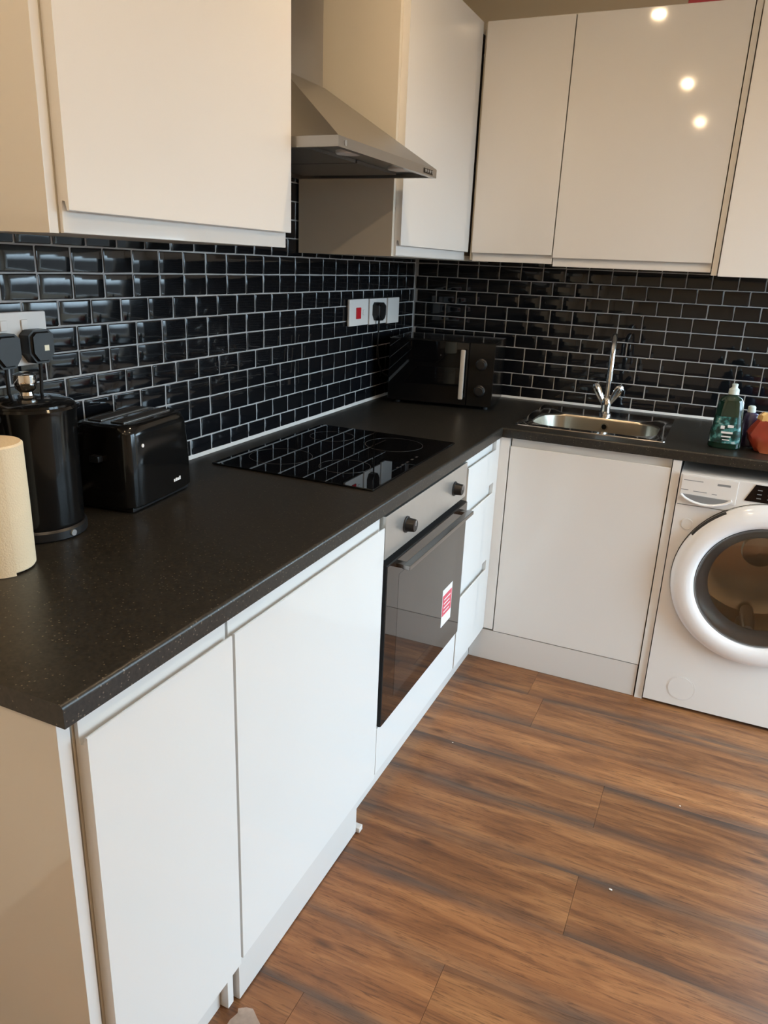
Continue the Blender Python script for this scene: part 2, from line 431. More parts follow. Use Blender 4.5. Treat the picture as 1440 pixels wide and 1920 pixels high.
# floor planks, laid along x
PW = 0.1915
pm = {}
def plank_mesh(Lx):
    k = round(Lx, 3)
    if k not in pm:
        bm = bmesh.new(); add_box(bm, (-Lx / 2, -PW / 2 + 0.0001, -0.009), (Lx / 2, PW / 2 - 0.0001, 0.0))
        me = bpy.data.meshes.new('plank'); bm.to_mesh(me); bm.free(); me.materials.append(M_WOOD); pm[k] = me
    return pm[k]
y = -1.19 + 7 * PW; row = -7
joints = {0: 1.17, 2: 1.166, 1: 0.55, 3: 1.75, -1: 1.62, -2: 0.9, 4: 0.95}
while y > ROOM_Y:
    j0 = joints.get(row, random.uniform(0.2, 1.4))
    edges = sorted({max(0, min(LW, j0 + k * 1.22)) for k in range(-2, 5)} | {0, LW})
    for a, b_ in zip(edges, edges[1:]):
        if b_ - a < 0.02: continue
        o = bpy.data.objects.new('plank', plank_mesh(b_ - a - 0.0008))
        finish(o, floor, Vector(((a + b_) / 2, y - PW / 2, 0)))
    y -= PW; row += 1

# ------------------------------------------------------------------ wall tiles
TH, TW, Z0 = 0.0536, 0.0908, 1.4434          # row pitch, column pitch, height of the first full joint line
G = 0.0011                                    # half joint
def tile_mesh(side, seed):
    rnd = random.Random(seed)
    w, h = TW / 2 - G, TH / 2 - G
    us = (-w, -w + 0.003, -w * 0.4, w * 0.4, w - 0.003, w); vs = (-h, -h + 0.003, 0, h - 0.003, h)
    bm = bmesh.new(); grid = []
    tu, tv = rnd.uniform(-1, 1) * 0.0004, rnd.uniform(-1, 1) * 0.0003
    for i, u in enumerate(us):
        col = []
        for j, v in enumerate(vs):
            edge = i in (0, 5) or j in (0, 4)
            near = i in (1, 4) or j in (1, 3)
            n = -0.0008 if edge else (0.0024 if near else 0.0029)
            if not edge: n += rnd.uniform(-0.0003, 0.0003) + tu * u / w + tv * v / h
            du = 0 if edge else rnd.uniform(-0.0006, 0.0006)
            p = (n, u + du, v + du * 0.6) if side == 'l' else (u + du, -n, v + du * 0.6)
            col.append(bm.verts.new(p))
        grid.append(col)
    for i in range(5):
        for j in range(4):
            bm.faces.new((grid[i][j], grid[i + 1][j], grid[i + 1][j + 1], grid[i][j + 1]))
    bmesh.ops.recalc_face_normals(bm, faces=bm.faces)
    ref = Vector((1, 0, 0)) if side == 'l' else Vector((0, -1, 0))
    bm.normal_update()
    if sum((f.normal.dot(ref) for f in bm.faces)) < 0: bmesh.ops.reverse_faces(bm, faces=bm.faces)
    for f in bm.faces: f.smooth = True
    # flat face, rounded rim: normals weighted towards the face
    me = bpy.data.meshes.new('tile'); bm.to_mesh(me); bm.free(); me.materials.append(M_TILE)
    acc = [Vector() for _ in me.vertices]
    for f in me.polygons:
        for i in f.vertices: acc[i] += f.normal * (f.area ** 1.5)
    me.normals_split_custom_set_from_vertices([a.normalized() for a in acc])
    return me
TL = [tile_mesh('l', i) for i in range(9)]
TB = [tile_mesh('b', i + 50) for i in range(9)]
HALF = {-1: 1, 2: 1, 5: 1, 8: 1, -4: 1}
box('grout_bed', (0.0, -2.586, 0.905), (0.003, 0, 1.50), M_GROUT, wall_left)
box('grout_bed', (0.0, -1.66, 1.50), (0.003, -0.96, 1.72), M_GROUT, wall_left)
box('grout_bed', (0.003, -0.003, 0.905), (1.66, 0.0, 1.50), M_GROUT, wall_back)

def lay(side, row, a_lo, a_hi, phase, parent, stuff=None):
    zc = Z0 - (row + 0.5) * TH
    k = math.floor((a_lo - phase) / TW)
    while True:
        s, e = phase + k * TW, phase + (k + 1) * TW; k += 1
        if s >= a_hi - 1e-4: break
        s, e = max(s, a_lo), min(e, a_hi)
        if e - s < 0.008: continue
        me = random.choice(TL if side == 'l' else TB)
        c = (s + e) / 2; sc = (e - s - 2 * G) / (TW - 2 * G)
        loc = Vector((0.003, c, zc)) if side == 'l' else Vector((c, -0.003, zc))
        rot = random.uniform(-1, 1) * 0.015, random.uniform(-1, 1) * 0.010
        if stuff is not None:
            stuff.append((me, loc, sc)); continue
        o = bpy.data.objects.new('tile', me); finish(o, parent, loc)
        if side == 'l': o.scale = (1, sc, 1); o.rotation_euler = (0, rot[1], rot[0])
        else: o.scale = (sc, 1, 1); o.rotation_euler = (rot[1], 0, rot[0])
rest = []
for row in range(-1, 10):
    ph = -0.0116 + (TW / 2 if HALF.get(row) else 0)
    lay('l', row, -2.17, -0.009, ph, wall_left)
    lay('l', row, -2.586, -2.17, ph, wall_left, rest)
    phb = 0.0619 + (TW / 2 if (HALF.get(row) or row == 0) else 0)
    lay('b', row, 0.009, 1.658, phb, wall_back)
for row in range(-5, -1):
    lay('l', row, -1.655, -0.965, -0.0116 + (TW / 2 if HALF.get(row) else 0), wall_left)
bm = bmesh.new()
for me, loc, sc in rest:
    nv = len(bm.verts)
    bm.from_mesh(me); bm.verts.ensure_lookup_table()
    for v in list(bm.verts)[nv:]: v.co = Vector((v.co.x, v.co.y * sc, v.co.z)) + loc
o = obj('tiles', bm, M_TILE, wall_left); o['kind'] = 'stuff'
for f in o.data.polygons: f.use_smooth = True

def bead(name, a, b_):
    bm = bmesh.new()
    if abs(a[0] - b_[0]) < 1e-6: add_prism(bm, [(0.0045, 0.9105), (0.014, 0.9105), (0.0085, 0.917), (0.0045, 0.9195)], 'y', a[1], b_[1])
    else: add_prism(bm, [(-0.0045, 0.9105), (-0.014, 0.9105), (-0.0085, 0.917), (-0.0045, 0.9195)], 'x', a[0], b_[0])
    return struct(obj(name, bm, M_SEAL))
bead('trim_1', (0, -2.585, 0), (0, -0.015, 0)); bead('trim_2', (0.015, 0, 0), (1.658, 0, 0))

# ------------------------------------------------------------------ worktop
DL, DB, LEN, ZT, ZC = 0.6228, 0.6434, 2.587, 0.91, 0.877
SX0, SX1, SY0, SY1 = 0.672, 1.122, -0.525, -0.252
bm = bmesh.new()
xs = [0.0046, DL, SX0, SX1, 1.842]; ys = [-LEN, -DB, SY0, SY1, -0.0046]
def cell(i, j):
    if not (0 <= i < 4 and 0 <= j < 4): return False
    if i >= 1 and j == 0: return False
    return not (i == 2 and j == 2)
V = {}
def vv(i, j, z):
    k = (i, j, z)
    if k not in V: V[k] = bm.verts.new((xs[i], ys[j], z))
    return V[k]
for i in range(4):
    for j in range(4):
        if not cell(i, j): continue
        for z in (ZC, ZT):
            bm.faces.new([vv(i, j, z), vv(i + 1, j, z), vv(i + 1, j + 1, z), vv(i, j + 1, z)])
        for di, dj, p, q in ((-1, 0, (i, j), (i, j + 1)), (1, 0, (i + 1, j), (i + 1, j + 1)), (0, -1, (i, j), (i + 1, j)), (0, 1, (i, j + 1), (i + 1, j + 1))):
            if not cell(i + di, j + dj):
                bm.faces.new([vv(*p, ZC), vv(*q, ZC), vv(*q, ZT), vv(*p, ZT)])
bm.normal_update()
ed = []
for e in bm.edges:
    m_ = (e.verts[0].co + e.verts[1].co) / 2
    flat = abs(e.verts[0].co.z - e.verts[1].co.z) < 1e-5
    front = (abs(m_.x - DL) < 1e-4 and m_.y < -DB) or (abs(m_.y + DB) < 1e-4 and m_.x > DL)
    if flat and front and m_.z > ZT - 1e-4: ed.append(e)
bmesh.ops.bevel(bm, geom=ed, offset=0.007, segments=4, affect='EDGES', profile=0.5)
tag(obj('worktop', bm, M_TOP), 'dark charcoal speckled laminate worktop running around the kitchen corner', 'worktop')

# ------------------------------------------------------------------ cabinet fronts
def jfront(name, parent, face, plane, a0, a1, z0, z1, pull='top', th=0.021, m=M_WHITE, drop=0.036):
    """handleless front with a finger groove; face 'x': looks to +x at x=plane, face 'y': looks to -y at y=plane"""
    g = drop
    prof = [(0, z0), (0, z1 - g), (0.0015, z1 - g + 0.0015), (0.0045, z1 - g + 0.0005), (0.0075, z1 - g - 0.012), (0.0125, z1 - g - 0.013),
            (0.0145, z1 - g - 0.008), (0.0145, z1 - 0.001), (0.0155, z1), (th, z1), (th, z0), (0.0015, z0)]
    prof[0] = (0, z0 + 0.0015)
    if pull == 'bottom':
        prof = [(d, z0 + z1 - z) for d, z in prof]
    if pull is None:
        prof = [(0, z0 + 0.0015), (0, z1 - 0.0015), (0.0015, z1), (th, z1), (th, z0), (0.0015, z0)]
    bm = bmesh.new()
    if face == 'x': add_prism(bm, [(plane - d, z) for d, z in prof], 'y', a0, a1)
    else: add_prism(bm, [(plane + d, z) for d, z in prof], 'x', a0, a1)
    return obj(name, bm, m, parent, angle=30)

FX, BY = 0.6165, -0.6365
def carcass(parent, lo, hi, face, back=None, t=0.018, name='body'):
    """open-fronted box of boards"""
    bm = bmesh.new(); lo = Vector(lo); hi = Vector(hi)
    add_box(bm, lo, (hi.x, hi.y, lo.z + t)); add_box(bm, (lo.x, lo.y, hi.z - t), hi)
    if face == 'x':
        add_box(bm, (lo.x, lo.y, lo.z + t), (hi.x, lo.y + t, hi.z - t)); add_box(bm, (lo.x, hi.y - t, lo.z + t), (hi.x, hi.y, hi.z - t))
        add_box(bm, (lo.x, lo.y + t, lo.z + t), (lo.x + 0.008, hi.y - t, hi.z - t))
    else:
        add_box(bm, (lo.x, lo.y, lo.z + t), (lo.x + t, hi.y, hi.z - t)); add_box(bm, (hi.x - t, lo.y, lo.z + t), (hi.x, hi.y, hi.z - t))
        add_box(bm, (lo.x + t, hi.y - 0.008, lo.z + t), (hi.x - t, hi.y, hi.z - t))
    return obj(name, bm, M_CARC, parent)

CT = ZC - 0.0015     # carcass top
DT = 0.8735          # front top
# near end panel of the left run
tag(box('cabinet_end_panel', (0.012, -2.5795, 0.0), (0.598, -2.5585, CT), M_WHITE, bev=0.0012), 'tall white gloss end panel closing the near end of the cabinet run', 'panel')
# narrow base unit
t = thing('base_cabinet', 'narrow white gloss base cabinet beside the near end panel', 'cabinet', (0.3, -2.4, 0.12), 'base cabinets')
carcass(t, (0.012, -2.553, 0.122), (0.594, -2.249, CT), 'x')
jfront('door', t, 'x', FX, -2.5495, -2.2325, 0.118, DT)
tag(box('plinth_board', (0.556, -2.556, 0.0), (0.574, -2.249, 0.112), M_PLINTH), 'short recessed white plinth under the narrow base cabinet', 'plinth')
tag(box('cabinet_divider_panel', (0.012, -2.246, 0.0), (0.592, -2.228, CT), M_WHITE, bev=0.001), 'white upright panel dividing the narrow cabinet from the wide door', 'panel')
# wide door (built-in appliance front)
t = thing('base_cabinet', 'wide white gloss door front between the narrow cabinet and the oven', 'cabinet', (0.3, -1.92, 0.12), 'base cabinets')
carcass(t, (0.012, -2.225, 0.128), (0.594, -1.622, CT), 'x')
jfront('door', t, 'x', FX, -2.2250, -1.6185, 0.126, DT)
p = tag(box('plinth_board', (0.584, -2.221, 0.003), (0.602, -1.692, 0.123), M_PLINTH, bev=0.001), 'long white plinth set flush below the wide cabinet door', 'plinth')
box('clip', (0.590, -1.692, 0.001), (0.612, -1.672, 0.016), M_PLINTH, p, bev=0.002)
# plinth below oven and drawers
tag(box('plinth_board', (0.546, -1.688, 0.001), (0.563, -0.634, 0.128), M_PLINTH), 'recessed white plinth under the oven and drawers', 'plinth')
# oven housing
t = thing('oven_housing', 'white cabinet housing under the oven with a plain bottom panel', 'cabinet', (0.3, -1.3, 0.13), 'base cabinets')
bm = bmesh.new()
add_box(bm, (0.012, -1.6145, 0.132), (0.585, -0.9905, 0.150)); add_box(bm, (0.012, -1.6175, 0.150), (0.594, -1.6125, CT)); add_box(bm, (0.012, -0.9905, 0.150), (0.594, -0.9875, CT))
add_box(bm, (0.012, -1.6125, 0.258), (0.585, -0.9905, 0.270))
obj('body', bm, M_CARC, t)
jfront('bottom_panel', t, 'x', FX - 0.001, -1.6135, -0.9915, 0.134, 0.2755, None)
# drawers
t = thing('drawer_unit', 'narrow white stack of three handleless drawers beside the oven', 'drawers', (0.3, -0.83, 0.13), 'base cabinets')
carcass(t, (0.012, -0.9855, 0.132), (0.594, -0.681, CT), 'x')
for z0, z1 in ((0.132, 0.424), (0.428, 0.716), (0.720, DT)):
    jfront('drawer', t, 'x', FX, -0.9835, -0.6825, z0, z1)
# corner post
bm = bmesh.new()
add_box(bm, (0.592, -0.6805, 0.132), (FX - 0.001, -0.6375, CT), 0.001); add_box(bm, (0.592, -0.637, 0.132), (0.6505, -0.616, CT), 0.001)
tag(obj('corner_post', bm, M_WHITE), 'slim white post in the inner corner between drawers and sink cabinet', 'panel')
# sink cabinet
t = thing('sink_cabinet', 'white gloss cabinet with one wide door below the sink', 'cabinet', (0.92, -0.3, 0.13), 'base cabinets')
carcass(t, (0.655, -0.612, 0.130), (1.186, -0.012, 0.62), 'y')
box('rail', (0.655, -0.612, 0.62), (0.673, -0.014, CT), M_CARC, t); box('rail', (1.168, -0.612, 0.62), (1.186, -0.014, CT), M_CARC, t)
jfront('door', t, 'y', BY, 0.6545, 1.1855, 0.127, DT, drop=0.028)
tag(box('plinth_board', (0.5645, -0.634, 0.001), (1.1845, -0.617, 0.124), M_PLINTH), 'white plinth on the floor below the sink cabinet', 'plinth')
tag(box('cabinet_end_panel', (1.1890, -0.640, 0.0), (1.2150, -0.012, CT), M_WHITE, bev=0.001), 'white upright end panel between the sink cabinet and the washing machine', 'panel')

tag(box('cabinet_end_panel', (1.822, -0.640, 0.0), (1.840, -0.012, CT), M_WHITE, bev=0.001), 'white end panel on the far side of the washing machine', 'panel')

# ------------------------------------------------------------------ wall cabinets
UB, UT = 1.461, 2.229
tag(box('wall_cabinet_end_panel', (0.010, -2.268, UB - 0.002), (0.331, -2.250, UT), M_WHITE, bev=0.001), 'white side panel on the near end of the left wall cabinet', 'panel')
t = thing('wall_cabinet', 'large white gloss wall cabinet on the near side of the cooker hood', 'cabinet', (0.17, -1.93, UB), 'wall cabinets')
carcass(t, (0.010, -2.248, UB), (0.329, -1.612, UT), 'x')
jfront('door', t, 'x', 0.352, -2.247, -1.609, UB - 0.001, UT, 'bottom', drop=0.033)
t = thing('wall_cabinet', 'white gloss wall cabinet between the cooker hood and the corner', 'cabinet', (0.17, -0.66, UB), 'wall cabinets')
carcass(t, (0.010, -1.0, UB - 0.004), (0.329, -0.012, UT), 'x')
jfront('door', t, 'x', 0.3505, -0.983, -0.348, UB - 0.002, UT, 'bottom', drop=0.03)
t = thing('wall_cabinet', 'narrow white gloss corner wall cabinet left of the wide one above the sink', 'cabinet', (0.5, -0.17, UB), 'wall cabinets')
carcass(t, (0.3525, -0.327, UB), (0.663, -0.012, UT), 'y')
jfront('door', t, 'y', -0.350, 0.3655, 0.6635, UB - 0.004, UT, 'bottom', drop=0.03)
t = thing('wall_cabinet', 'widest white gloss wall cabinet directly above the sink', 'cabinet', (0.93, -0.17, UB), 'wall cabinets')
carcass(t, (0.667, -0.327, UB), (1.194, -0.012, UT), 'y')
jfront('door', t, 'y', -0.350, 0.6675, 1.1935, UB - 0.012, UT, 'bottom', drop=0.03)
t = thing('wall_cabinet', 'white gloss wall cabinet cut by the right edge of the photo', 'cabinet', (1.42, -0.17, UB - 0.02), 'wall cabinets')
carcass(t, (1.216, -0.327, 1.443), (1.616, -0.012, UT), 'y')
jfront('door', t, 'y', -0.362, 1.2185, 1.616, 1.438, UT, None, m=M_WHITE_LIT)
tag(box('wall_cabinet_end_panel', (1.1965, -0.342, 1.440), (1.2145, -0.012, UT), M_WHITE, bev=0.001), 'thin white filler panel between the two wall cabinets above the sink end', 'panel')
tag(box('red_box', (1.0, -0.33, UT + 0.0005), (1.21, -0.12, UT + 0.075), M_REDBOX, bev=0.003), 'dark red box lying on top of the wall cabinet above the sink', 'box')

# ------------------------------------------------------------------ cooker hood
HY0, HY1, HX, HZ = -1.598, -1.008, 0.462, 1.668
t = thing('cooker_hood', 'stainless steel chimney cooker hood over the hob', 'cooker hood', (0.2, -1.3, HZ))
bm = bmesh.new()
hz1, top = HZ + 0.022, 1.868
cy0, cy1, cx1 = -1.405, -1.195, 0.205
lo_ = [(0.010, HY0), (HX, HY0), (HX, HY1), (0.010, HY1)]
up_ = [(0.010, cy0), (cx1, cy0), (cx1, cy1), (0.010, cy1)]
inn = [(0.03, HY0 + 0.015), (HX - 0.015, HY0 + 0.015), (HX - 0.015, HY1 - 0.015), (0.03, HY1 - 0.015)]
R_ = [[bm.verts.new((x, y, z)) for x, y in q] for q, z in ((inn, HZ + 0.012), (inn, HZ), (lo_, HZ), (lo_, hz1), (up_, top))]
for a, b_ in zip(R_, R_[1:]):
    for i in range(4): bm.faces.new((a[i], a[(i + 1) % 4], b_[(i + 1) % 4], b_[i]))
bm.faces.new(R_[-1]); bm.faces.new(R_[0])
can = obj('canopy', bm, M_STEEL, t)
box('chimney', (0.010, cy0 + 0.004, top - 0.004), (cx1 - 0.004, cy1 - 0.004, CEIL - 0.002), M_STEEL, t, bev=0.002)
for i in range(2):
    y0 = HY0 + 0.04 + i * 0.255
    f = box('grease_filter', (0.06, y0, HZ + 0.004), (0.36, y0 + 0.245, HZ + 0.0115), M_FILTER, t)
for yy in (-1.45, -1.155):
    lathe('hood_lamp', [(0.028, 0.004), (0.030, 0.006), (0.030, 0.0118)], (0.41, yy, HZ), M_PAPERW, t, seg=24)
bm = bmesh.new()
add_box(bm, (HX - 0.001, -1.105, HZ + 0.004), (HX + 0.0015, -1.040, HZ + 0.017), 0.001)
sw = obj('switch_panel', bm, M_BLACK, t)
for i in range(4):
    lathe('button', [(0.004, 0), (0.004, 0.002), (0.003, 0.0026)], (HX + 0.0015, -1.096 + i * 0.016, HZ + 0.0105), M_GREYP, sw, axis='x', seg=12)
lathe('badge', [(0.006, 0), (0.006, 0.0012)], (HX, -1.565, HZ + 0.011), M_GREYP, t, axis='x', seg=14)

# ------------------------------------------------------------------ oven
OY0, OY1 = -1.6075, -0.9945
t = thing('oven', 'built-in stainless steel and black glass oven under the hob', 'oven', (0.3, -1.3, 0.28))
box('body', (0.05, OY0 + 0.012, 0.283), (0.590, OY1 - 0.012, 0.860), M_GREYP, t)
cp = box('control_panel', (0.590, OY0, 0.752), (FX - 0.002, OY1, 0.8635), M_STEELW, t, bev=0.0015)
for ky in (-1.478, -1.108):
    k = lathe('knob', [(0.022, 0), (0.022, 0.003), (0.0185, 0.004), (0.0165, 0.024), (0.0150, 0.026)], (FX - 0.002, ky, 0.806), M_BLACKM, cp, axis='x', seg=28)
    box('pointer', (FX + 0.0235, ky - 0.001, 0.806), (FX + 0.0246, ky + 0.001, 0.820), M_PAPERW, k)
dr = box('door', (0.590, OY0, 0.2805), (0.621, OY1, 0.738), M_BLACKM, t, bev=0.001)
box('glass', (0.6205, OY0 + 0.001, 0.282), (0.6235, OY1 - 0.001, 0.736), M_OVGLASS, dr, bev=0.0008)
bm = bmesh.new()
add_box(bm, (0.641, OY0 + 0.052, 0.715), (0.662, OY1 - 0.052, 0.727), 0.002)
add_box(bm, (0.6235, OY0 + 0.056, 0.7155), (0.643, OY0 + 0.080, 0.7265), 0.001)
add_box(bm, (0.6235, OY1 - 0.080, 0.7155), (0.643, OY1 - 0.056, 0.7265), 0.001)
obj('handle', bm, M_HANDLE, dr)
box('inner_window', (0.6234, OY0 + 0.075, 0.335), (0.6238, OY1 - 0.075, 0.690), M_OVWIN, dr)
s = box('sticker', (0.6238, -1.175, 0.375), (0.6242, -1.088, 0.500), M_PAPERW, dr)
box('print', (0.6242, -1.172, 0.410), (0.6244, -1.091, 0.480), M_REDPRINT, s)
for i in range(4):
    box('print', (0.6244, -1.160, 0.420 + i * 0.014), (0.6246, -1.11 + 0.008 * (i % 2), 0.424 + i * 0.014), M_PAPERW, s)

# ------------------------------------------------------------------ hob
HBX0, HBX1, HBY0, HBY1 = 0.088, 0.563, -1.577, -0.979
t = thing('hob', 'flat black glass ceramic hob set in the worktop', 'hob', (0.32, -1.28, ZT))
box('glass', (HBX0, HBY0, ZT + 0.0003), (HBX1, HBY1, ZT + 0.0052), M_DARKGLASS, t, bev=0.0015)
for (x, y, r) in ((0.415, -1.115, 0.088), (0.205, -1.12, 0.070), (0.205, -1.42, 0.088), (0.405, -1.42, 0.070)):
    bm = bmesh.new()
    add_lathe(bm, [(r - 0.0014, 0.0), (r - 0.0014, 0.00025), (r, 0.00025), (r, 0.0)], (x, y, ZT + 0.0052), seg=56, cap=False)
    obj('burner_ring', bm, M_MARK, t)
for i in range(5):
    box('touch_mark', (0.528, -1.36 + i * 0.034, ZT + 0.0052), (0.534, -1.348 + i * 0.034, ZT + 0.0054), M_MARK, t)

# ------------------------------------------------------------------ sink and tap
t = thing('sink', 'small inset stainless steel sink bowl in the worktop', 'sink', (0.9, -0.33, ZT))
bm = bmesh.new()
def rr(x0, x1, y0, y1, r, z, n=6):
    out = []
    for cx, cy, a0 in ((x1 - r, y1 - r, 0), (x0 + r, y1 - r, PI / 2), (x0 + r, y0 + r, PI), (x1 - r, y0 + r, 1.5 * PI)):
        for k in range(n + 1):
            a = a0 + PI / 2 * k / n
            out.append(bm.verts.new((cx + r * math.cos(a), cy + r * math.sin(a), z)))
    return out
rings = [rr(0.642, 1.150, -0.564, -0.100, 0.012, ZT + 0.0002), rr(0.643, 1.149, -0.563, -0.101, 0.012, ZT + 0.003), rr(0.648, 1.144, -0.558, -0.106, 0.012, ZT + 0.0032),
         rr(0.678, 1.116, -0.522, -0.256, 0.085, ZT + 0.0022), rr(0.684, 1.110, -0.516, -0.262, 0.082, ZT - 0.006), rr(0.692, 1.102, -0.508, -0.270, 0.078, ZT - 0.115),
         rr(0.715, 1.079, -0.485, -0.293, 0.060, ZT - 0.135), rr(0.86, 0.93, -0.425, -0.355, 0.034, ZT - 0.140)]
for ri, (a, b_) in enumerate(zip(rings, rings[1:])):
    n = len(a)
    for i in range(n):
        f = bm.faces.new((a[i], a[(i + 1) % n], b_[(i + 1) % n], b_[i])); f.material_index = 1 if ri < 3 else 0
bm.faces.new(rings[-1])
obj('bowl', bm, [M_SINK, M_SINKRIM], t, angle=50)
lathe('drain', [(0.030, 0), (0.030, 0.002), (0.022, 0.003), (0.018, 0.001)], (0.895, -0.39, ZT - 0.1398), M_CHROME, t, seg=24)
ov = lathe('overflow', [(0.014, 0.0), (0.014, -0.003), (0.010, -0.0035)], (0.912, -0.2645, ZT - 0.028), M_CHROME, t, axis='y', seg=24)
lathe('grate', [(0.0095, 0), (0.0095, -0.0006)], (0.912, -0.2680, ZT - 0.028), M_BLACK, ov, axis='y', seg=20)

TX, TY, TZ = 0.897, -0.182, ZT + 0.003
t = thing('mixer_tap', 'chrome mixer tap with two V-shaped levers behind the sink bowl', 'tap', (TX, TY, TZ))
lathe('base', [(0.025, 0), (0.025, 0.006), (0.019, 0.009), (0.017, 0.030), (0.020, 0.045), (0.016, 0.062), (0.010, 0.068)], (TX, TY, TZ), M_CHROME, t, seg=28)
sp_ = smooth_path([(TX + 0.13 * dy, TY - dy, TZ + z) for dy, z in ((0, 0.06), (0, 0.16), (0, 0.25), (0.03, 0.298), (0.08, 0.300), (0.122, 0.262), (0.135, 0.205), (0.137, 0.150))], 6)
tube('spout', sp_, [0.0095] * (len(sp_) - 10) + [0.0095 + 0.00025 * i for i in range(10)], M_CHROME, t, seg=16)
for sx in (-1, 1):
    bm = bmesh.new()
    b0 = Vector((TX + sx * 0.008, TY, TZ + 0.040)); b1 = Vector((TX + sx * 0.050, TY - 0.006, TZ + 0.118))
    d = (b1 - b0); s1 = d.cross(Vector((0, 1, 0))).normalized(); s2 = d.normalized().cross(s1)
    prev = None; NS = 24
    for k, (tt, r) in enumerate(((0, 0.009), (0.15, 0.010), (0.3, 0.0125), (0.75, 0.0175), (0.9, 0.0165), (1.0, 0.008))):
        ring = []
        for q in range(NS):
            a = 2 * PI * q / NS; rr_ = r * (1 - (0.16 if (q % 4 < 2 and 1 < k < 5) else 0))
            ring.append(bm.verts.new(b0 + d * tt + rr_ * (math.cos(a) * s1 + math.sin(a) * s2)))
        if prev:
            for q in range(NS): bm.faces.new((prev[q], prev[(q + 1) % NS], ring[(q + 1) % NS], ring[q]))
        else: bm.faces.new(ring)
        prev = ring
    bm.faces.new(prev)
    obj('lever', bm, M_CHROME, t)

# ------------------------------------------------------------------ washing machine
WX0, WX1, WY, WZ0, WZ1 = 1.2180, 1.8165, -0.648, 0.012, 0.842
DC = Vector((1.513, WY, 0.505))
t = thing('washing_machine', 'white front-loading washing machine under the worktop', 'washing machine', (1.52, -0.3, 0.0))
bm = bmesh.new()
N_ = 64; rh = 0.205
ring = [bm.verts.new((DC.x + rh * math.cos(2 * PI * i / N_), WY, DC.z + rh * math.sin(2 * PI * i / N_))) for i in range(N_)]
ringb = [bm.verts.new((v.co.x, WY + 0.03, v.co.z)) for v in ring]
def sq(i, inset=0.0):
    a = 2 * PI * i / N_; c, s = math.cos(a), math.sin(a)
    hx0, hx1, hz0, hz1 = DC.x - WX0, WX1 - DC.x, DC.z - WZ0, 0.735 - DC.z
    tx = (hx1 if c > 0 else hx0) / max(abs(c), 1e-6); tz = (hz1 if s > 0 else hz0) / max(abs(s), 1e-6)
    r = min(tx, tz); return Vector((DC.x + r * c, WY, DC.z + r * s))
outer = [bm.verts.new(sq(i)) for i in range(N_)]
for i in range(N_):
    bm.faces.new((ring[i], ring[(i + 1) % N_], outer[(i + 1) % N_], outer[i]))
    bm.faces.new((ring[i], ring[(i + 1) % N_], ringb[(i + 1) % N_], ringb[i]))
add_box(bm, (WX0, WY + 0.0005, WZ0), (WX0 + 0.004, -0.03, WZ1 - 0.025)); add_box(bm, (WX1 - 0.004, WY + 0.0005, WZ0), (WX1, -0.03, WZ1 - 0.025))
add_box(bm, (WX0, -0.034, WZ0), (WX1, -0.03, WZ1 - 0.025)); add_box(bm, (WX0, WY + 0.0005, WZ0), (WX1, -0.03, WZ0 + 0.004))
add_box(bm, (WX0, WY + 0.005, WZ1 - 0.026), (WX1, -0.03, WZ1 - 0.001), 0.004)
# corner gap triangles of the front plate
for cx, cz in ((WX0, WZ0), (WX1, WZ0), (WX0, 0.735), (WX1, 0.735)):
    cand = sorted(outer, key=lambda v: (v.co.x - cx) ** 2 + (v.co.z - cz) ** 2)
    a = [v for v in cand if abs(v.co.x - cx) < 1e-5][:1]; b_ = [v for v in cand if abs(v.co.z - cz) < 1e-5][:1]
    if a and b_ and a[0] is not b_[0]:
        bm.faces.new((a[0], b_[0], bm.verts.new((cx, WY, cz))))
obj('body', bm, M_WM, t, angle=30)
fas = box('fascia', (WX0, WY - 0.004, 0.7365), (WX1, WY + 0.012, WZ1 - 0.002), M_WM, t, bev=0.004)
# detergent drawer with scooped pull
dd = box('detergent_drawer', (WX0 + 0.006, WY - 0.008, 0.7585), (WX0 + 0.172, WY - 0.0035, 0.835), M_WM, t, bev=0.0025)
bm = bmesh.new()
pts = [(WX0 + 0.012 + 0.145 * k / 12, 0.7745 - 0.003 * k / 12) for k in range(13)] + [(WX0 + 0.157 - 0.145 * k / 12, 0.7715 - 0.022 * math.sin(PI * k / 12) ** 0.7 + 0.003 * k / 12) for k in range(1, 12)]
add_prism(bm, pts, 'y', WY - 0.0125, WY - 0.004)
obj('drawer_pull', bm, M_GREYP, dd)
tube('pull_lip', [(WX0 + 0.010 + 0.150 * k / 12, WY - 0.012, 0.7725 - 0.026 * math.sin(PI * k / 12) ** 0.7) for k in range(13)], 0.0045, M_WMRING, dd, seg=8)
for (x0, x1, z) in ((0.012, 0.07, 0.8185), (0.008, 0.03, 0.787), (0.045, 0.085, 0.785), (0.10, 0.115, 0.783)):
    box('print', (WX0 + x0, WY - 0.0083, z), (WX0 + x1, WY - 0.0079, z + 0.0022), M_GREYP, dd)
box('print', (WX0 + 0.112, WY - 0.0083, 0.8135), (WX0 + 0.150, WY - 0.0079, 0.8205), M_GREYP, dd)
bm = bmesh.new()
add_prism(bm, [(1.412, 0.779), (1.62, 0.779), (1.60, 0.8335), (1.437, 0.8335)], 'y', WY - 0.0062, WY - 0.0035)
ds = obj('display', bm, M_DARKGLASS, t)
for i in range(3):
    for j in range(3):
        box('print', (1.445 + j * 0.03, WY - 0.0066, 0.790 + i * 0.013), (1.458 + j * 0.03, WY - 0.0061, 0.7925 + i * 0.013), M_GREYP, ds)
dial = lathe('dial', [(0.036, 0.0), (0.036, -0.006), (0.029, -0.008), (0.027, -0.026), (0.022, -0.030)], (1.70, WY - 0.004, 0.795), M_WMRING, t, axis='y', seg=32)
